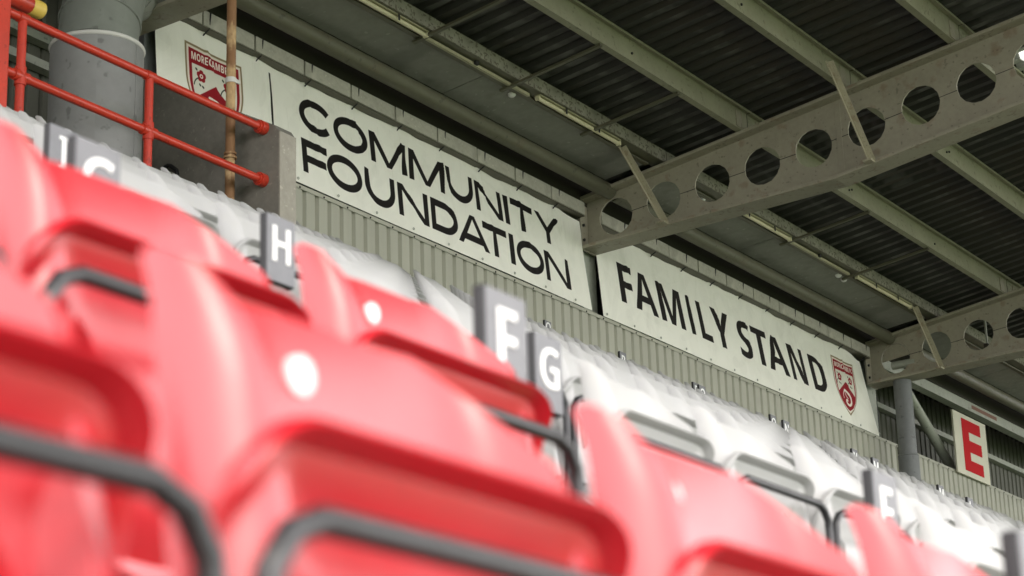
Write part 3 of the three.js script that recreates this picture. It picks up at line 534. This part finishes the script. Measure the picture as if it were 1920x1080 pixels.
// ------------------------------------------------------------------ seats
function backrestGeo() {
  const half = [[0, 0.138, 0.897], [0.05, 0.139, 0.896], [0.09, 0.142, 0.892], [0.118, 0.152, 0.883], [0.136, 0.171, 0.869], [0.146, 0.191, 0.853], [0.153, 0.205, 0.845], [0.161, 0.205, 0.850], [0.171, 0.197, 0.868], [0.18, 0.187, 0.888], [0.187, 0.176, 0.896], [0.1905, 0.168, 0.9], [0.192, 0.158, 0.897]];
  const rightEdge = { 2: 0.897, 3: 0.882, 4: 0.861, 5: 0.838, 6: 0.822, 7: 0.815, 8: 0.81, 9: 0.806, 10: 0.803, 11: 0.8, 12: 0.8 }; // this shoulder is rounded off, the other one rises to a point
  const prof = [...half.slice(1).reverse().map(([x, z, y]) => [-x, z, y]), ...half.map(([x, z, y], i) => [x, z, rightEdge[i] ?? y])], rows = 12;
  const P = prof.map(([x, z, yt]) => { const c = []; for (let j = 0; j <= rows; j++) { const v = j / rows, yb = 0.46 + 0.05 * Math.abs(x) / 0.2, y = yt + (yb - yt) * v; const curl = v < 0.06 ? -0.006 * (1 - v / 0.06) : 0; c.push(V(x * (1 + 0.12 * v), y, z - (y - 0.87) * 0.16 + curl)); } return c; });
  return sheet(P, 0.007);
}
function panGeo() {
  const W = 0.2, y0 = 0.44, y1 = 0.781, R = 0.052, r2 = 0.05, out = [], N = 9;
  const arc = (cx, cy, r, a0, a1) => { for (let i = 0; i <= N; i++) { const a = a0 + (a1 - a0) * i / N; out.push([cx + Math.cos(a) * r, cy + Math.sin(a) * r, Math.cos(a), Math.sin(a)]); } };
  const H = Math.PI / 2;
  arc(W - R, y1 - R, R, 0, H); for (let i = 1; i < 8; i++) out.push([W - R - (2 * W - 2 * R) * i / 8, y1, 0, 1]); arc(-W + R, y1 - R, R, H, 2 * H); for (let i = 1; i < 6; i++) out.push([-W, y1 - R - (y1 - R - y0 - r2) * i / 6, -1, 0]);
  arc(-W + r2, y0 + r2, r2, 2 * H, 3 * H); for (let i = 1; i < 8; i++) out.push([-W + r2 + (2 * W - 2 * r2) * i / 8, y0, 0, -1]); arc(W - r2, y0 + r2, r2, 3 * H, 4 * H); for (let i = 1; i < 6; i++) out.push([W, y0 + r2 + (y1 - R - y0 - r2) * i / 6, 1, 0]);
  const zPlate = (x, y) => 0.180 + 0.040 * sst(0.80, 0.56, y) + 0.012 * (1 - (x / W) ** 2) - 0.045 * sst(0.55, 0.44, y);
  const zRim = (y) => 0.208 + 0.040 * sst(0.70, 0.775, y) - 0.02 * sst(0.54, 0.44, y);
  const cy = 0.6, P = out.map(([x, y, nx, ny]) => {
    const zi = zPlate(x, y), zr = Math.max(zRim(y), zi + 0.012), c = [];
    for (const t of [0.02, 0.2, 0.4, 0.52, 0.62, 0.7, 0.77, 0.83, 0.88, 0.92, 0.955, 0.98]) { const px = x * t, py = cy + (y - cy) * t; c.push(V(px, py, zPlate(px, py) + (zr - 0.012 - zi) * sst(0.45, 1.12, t) ** 1.5 * (y > cy ? 1 : 0.8))); }
    const q = (o, z) => c.push(V(x + nx * o, y + ny * o, z));
    q(0.002, zr - 0.004); q(0.0045, zr); q(0.0065, zr - 0.003); q(0.007, zr - 0.012);
    return c; });
  const g = sheet(P, 0.005, true), gs = [uvMetres(g)];
  for (const x of [-0.115, 0.115]) { const s = new THREE.Shape([new THREE.Vector2(0.19, 0.735), new THREE.Vector2(0.24, 0.66), new THREE.Vector2(0.24, 0.62), new THREE.Vector2(0.18, 0.55)]); gs.push(uvMetres(new THREE.ExtrudeGeometry(s, { depth: 0.006, bevelEnabled: false }).rotateY(-Math.PI / 2).translate(x, 0, 0))); }
  return mergeGeometries(gs);
}
function hoopGeo() {
  const p = [], R = 0.05, w = 0.218, t = 0.724, z = 0.264; p.push(V(-w, 0.005, z), V(-w, 0.3, z)); for (let i = 0; i <= 6; i++) { const a = Math.PI - i / 6 * Math.PI / 2; p.push(V(-w + R + Math.cos(a) * R, t - R + Math.sin(a) * R, z)); }
  for (let i = 0; i <= 6; i++) { const a = Math.PI / 2 - i / 6 * Math.PI / 2; p.push(V(w - R + Math.cos(a) * R, t - R + Math.sin(a) * R, z)); } p.push(V(w, 0.3, z), V(w, 0.005, z));
  const gs = [tube(p, 0.0092, 64, 10)];
  for (const s of [-1, 1]) gs.push(rod(V(s * w, 0.47, z), V(s * 0.205, 0.47, 0.1), 0.007, 8), box(s * w - 0.03, s * w + 0.03, 0.001, 0.008, z - 0.04, z + 0.04));
  gs.push(rod(V(-w, 0.47, 0.135), V(w, 0.47, 0.135), 0.009, 8));
  return join(gs);
}
const G = { back: backrestGeo(), pan: panGeo(), hoop: hoopGeo(), dot: rod(V(-0.046, 0.854, 0.138), V(-0.046, 0.854, 0.149), 0.0122, 24) };
for (const k of ['back', 'dot']) G[k] = uvMetres(G[k]);
function seat(name, mat, withDot) {
  const t = new THREE.Group(); t.name = numbered(name);
  mesh('seat_pan', G.pan, mat, t); const b = mesh('backrest', G.back, mat, t); if (withDot) mesh('number_disc', G.dot, M.dot, b);
  mesh('hoop_frame', G.hoop, M.tubeFrame, t); return t;
}
const ordinals = 'first second third fourth fifth sixth seventh eighth ninth tenth eleventh twelfth thirteenth fourteenth fifteenth sixteenth seventeenth eighteenth nineteenth twentieth'.split(' ');
const rowLetter = (n) => 'EFGHIJKLMNOPQRS'[n];
const PITCH = 0.475;
const redA = seat('red_chair', M.redSeat, true); let redUsed = false;
function putRed(n, k, label) {
  const r = ROW(n), o = redUsed ? redA.clone() : redA; if (redUsed) o.name = numbered('red_chair'); redUsed = true;
  o.position.set((n ? 1.088 : 1.088) + PITCH * k, r.y + (n === 1 ? 0.006 : n ? 0 : 0.004), r.z + (n === 1 ? 0.035 : 0)); o.rotation.y = rr(-0.006, 0.006); scene.add(o); tag(o, label, 'seat', 'red tip-up seats');
  if (n === 1 && k === 1) { const b = o.getObjectByName('backrest'); b.remove(b.getObjectByName('number_disc')); } // this one has lost its disc
}
putRed(0, -2, 'blurred red seat cut by the picture edge, lowest of the red seats');
putRed(0, -1, 'blurred red seat with its dark tray and black hoop cut off by the edge');
putRed(0, 0, 'large blurred red tip-up seat with a big white disc in the middle foreground');
putRed(0, 1, 'red seat with a white disc in front of the white seat trays');
putRed(0, 2, 'red seat at the row end below the white seats, beside the E plate');
putRed(1, 0, 'red seat partly hidden behind the front row, with a wing at the picture edge');
putRed(1, 1, 'red tip-up seat with a long dark tray, just below the H plate');
putRed(1, 2, 'red tip-up seat with a small white disc beside the F plate');
putRed(2, 2, 'red seat in the row behind, just beside the blurred plate with a round letter');

// white blocks: pick those inside the frame, nearest ones as individuals, the far remainder as one mass
const whiteA = seat('white_chair', M.whiteSeat, false);
const viewM = camera.matrixWorld.clone().invert(), tan = Math.tan(15.01 * Math.PI / 360);
const spots = [];
function block(x0, count, name) {
  for (let n = 0; n <= 12; n++) for (let k = 0; k < count; k++) {
    const x = x0 + PITCH * k, r = ROW(n); if (n > 10 && x < 10.3) continue; if (n === 10 && x < 9.8 && x > 7.0 && false) continue;
    const p = V(x, r.y + 0.8, r.z + 0.15).applyMatrix4(viewM), d = -p.z; if (d < 0.5) continue;
    const u = p.x / (d * tan * 16 / 9), v = p.y / (d * tan), m = 0.6 / (d * tan);
    if (Math.abs(u) > 1 + m * 0.5 || v < -1 - m * 0.8 || v > 1.1) continue;
    spots.push({ x, n, k, d, name });
  }
}
block(3.83, 23, 'middle'); block(16.02, 44, 'far');
spots.sort((a, b) => a.d - b.d);
const LIMIT = 290, rest = spots.slice(LIMIT);
let whiteUsed = false;
spots.slice(0, LIMIT).forEach(({ x, n, k, name }) => {
  const r = ROW(n), o = whiteUsed ? whiteA.clone() : whiteA; if (whiteUsed) o.name = numbered('white_chair'); whiteUsed = true;
  o.position.set(x, r.y, r.z); o.rotation.y = rr(-0.008, 0.008); scene.add(o);
  const L = rowLetter(n), at = ordinals[k] ?? `${k + 1}th`;
  let label = name === 'middle' ? `white tip-up seat in row ${L}, ${at} from the near gangway` : `white tip-up seat in row ${L} beyond the far gangway, ${at} from it`;
  if (name === 'middle' && n === 2 && k === 0) label = 'white seat with a grey tray and black hoop, just beside the G plate';
  if (name === 'middle' && n === 2 && k === 1) label = 'white seat with a grey tray and a hoop bend showing, second from the G plate';
  tag(o, label, 'seat', name === 'middle' ? `white seats of row ${L} in the middle block` : `white seats of row ${L} in the far block`);
});
if (rest.length) {
  const g = mergeGeometries([G.pan, G.back].map((q) => { const c = q.clone(); return c; }));
  const im = new THREE.InstancedMesh(g, M.whiteSeat, rest.length), mt = new THREE.Matrix4();
  rest.forEach(({ x, n }, i) => { const r = ROW(n); im.setMatrixAt(i, mt.makeTranslation(x, r.y, r.z)); });
  im.name = 'distant_white_seats'; im.userData = { kind: 'stuff', label: 'mass of distant white seats far along the stand' }; im.castShadow = im.receiveShadow = true; scene.add(im);
}

// row letter plates
const font = await new FontLoader().loadAsync('fonts/droid/droid_sans_regular.typeface.json');
const plateFace = std({ map: tex(128, (u, v) => mul([0.18, 0.182, 0.195], 0.9 + 0.2 * fbm(u, v, 8, 3, 181)), [5, 5]), roughness: 0.6 });
const letterCache = {};
function letterGeo(c) { if (!letterCache[c]) { const g = new TextGeometry(c, { font, size: 0.08, depth: 0.002, curveSegments: 6, bevelEnabled: true, bevelSize: 0.0016, bevelThickness: 0.0008, bevelSegments: 1 }); g.computeBoundingBox(); const b = g.boundingBox; g.translate(-(b.min.x + b.max.x) / 2, -(b.min.y + b.max.y) / 2, 0); letterCache[c] = uvMetres(g); } return letterCache[c]; }
const plateBody = join(rbox(-0.05, 0.05, -0.09, 0.068, -0.011, 0.008, 0.004)), plateFront = join(box(-0.047, 0.047, -0.087, 0.065, 0.0082, 0.0102)), plateStay = join(box(-0.028, 0.028, -0.36, -0.088, -0.008, -0.002));
function plate(n, x, where, yc = 0.868) {
  const r = ROW(n), c = rowLetter(n), t = thing('row_plate', `grey plate with white letter ${c} ${where}`, 'row sign', [x, r.y + yc, r.z + 0.15], 'row letter plates');
  mesh('block', plateBody, M.black, t); mesh('face', plateFront, plateFace, t); mesh('letter', letterGeo(c), M.dot, t).position.z = 0.0104; mesh('stay', plateStay, M.duct, t);
}
for (let n = 0; n <= 2; n++) plate(n, [2.30, 2.315, 2.255][n], 'at the end of a red row', [0.875, 0.905, 0.872][n]);
for (let n = 1; n <= 5; n++) plate(n, 3.485 + 0.015 * n, 'across the near gangway, at a white row', [0, 0.865, 0.855, 0.868, 0.862, 0.86][n]);
for (let n = 7; n <= 12; n++) { plate(n, 14.51, 'on the near side of the far gangway'); plate(n, 15.7, 'on the far side of the far gangway'); }

scene.traverse((o) => { if (o.isMesh) o.castShadow = o.receiveShadow = true; });
renderer.render(scene, camera);
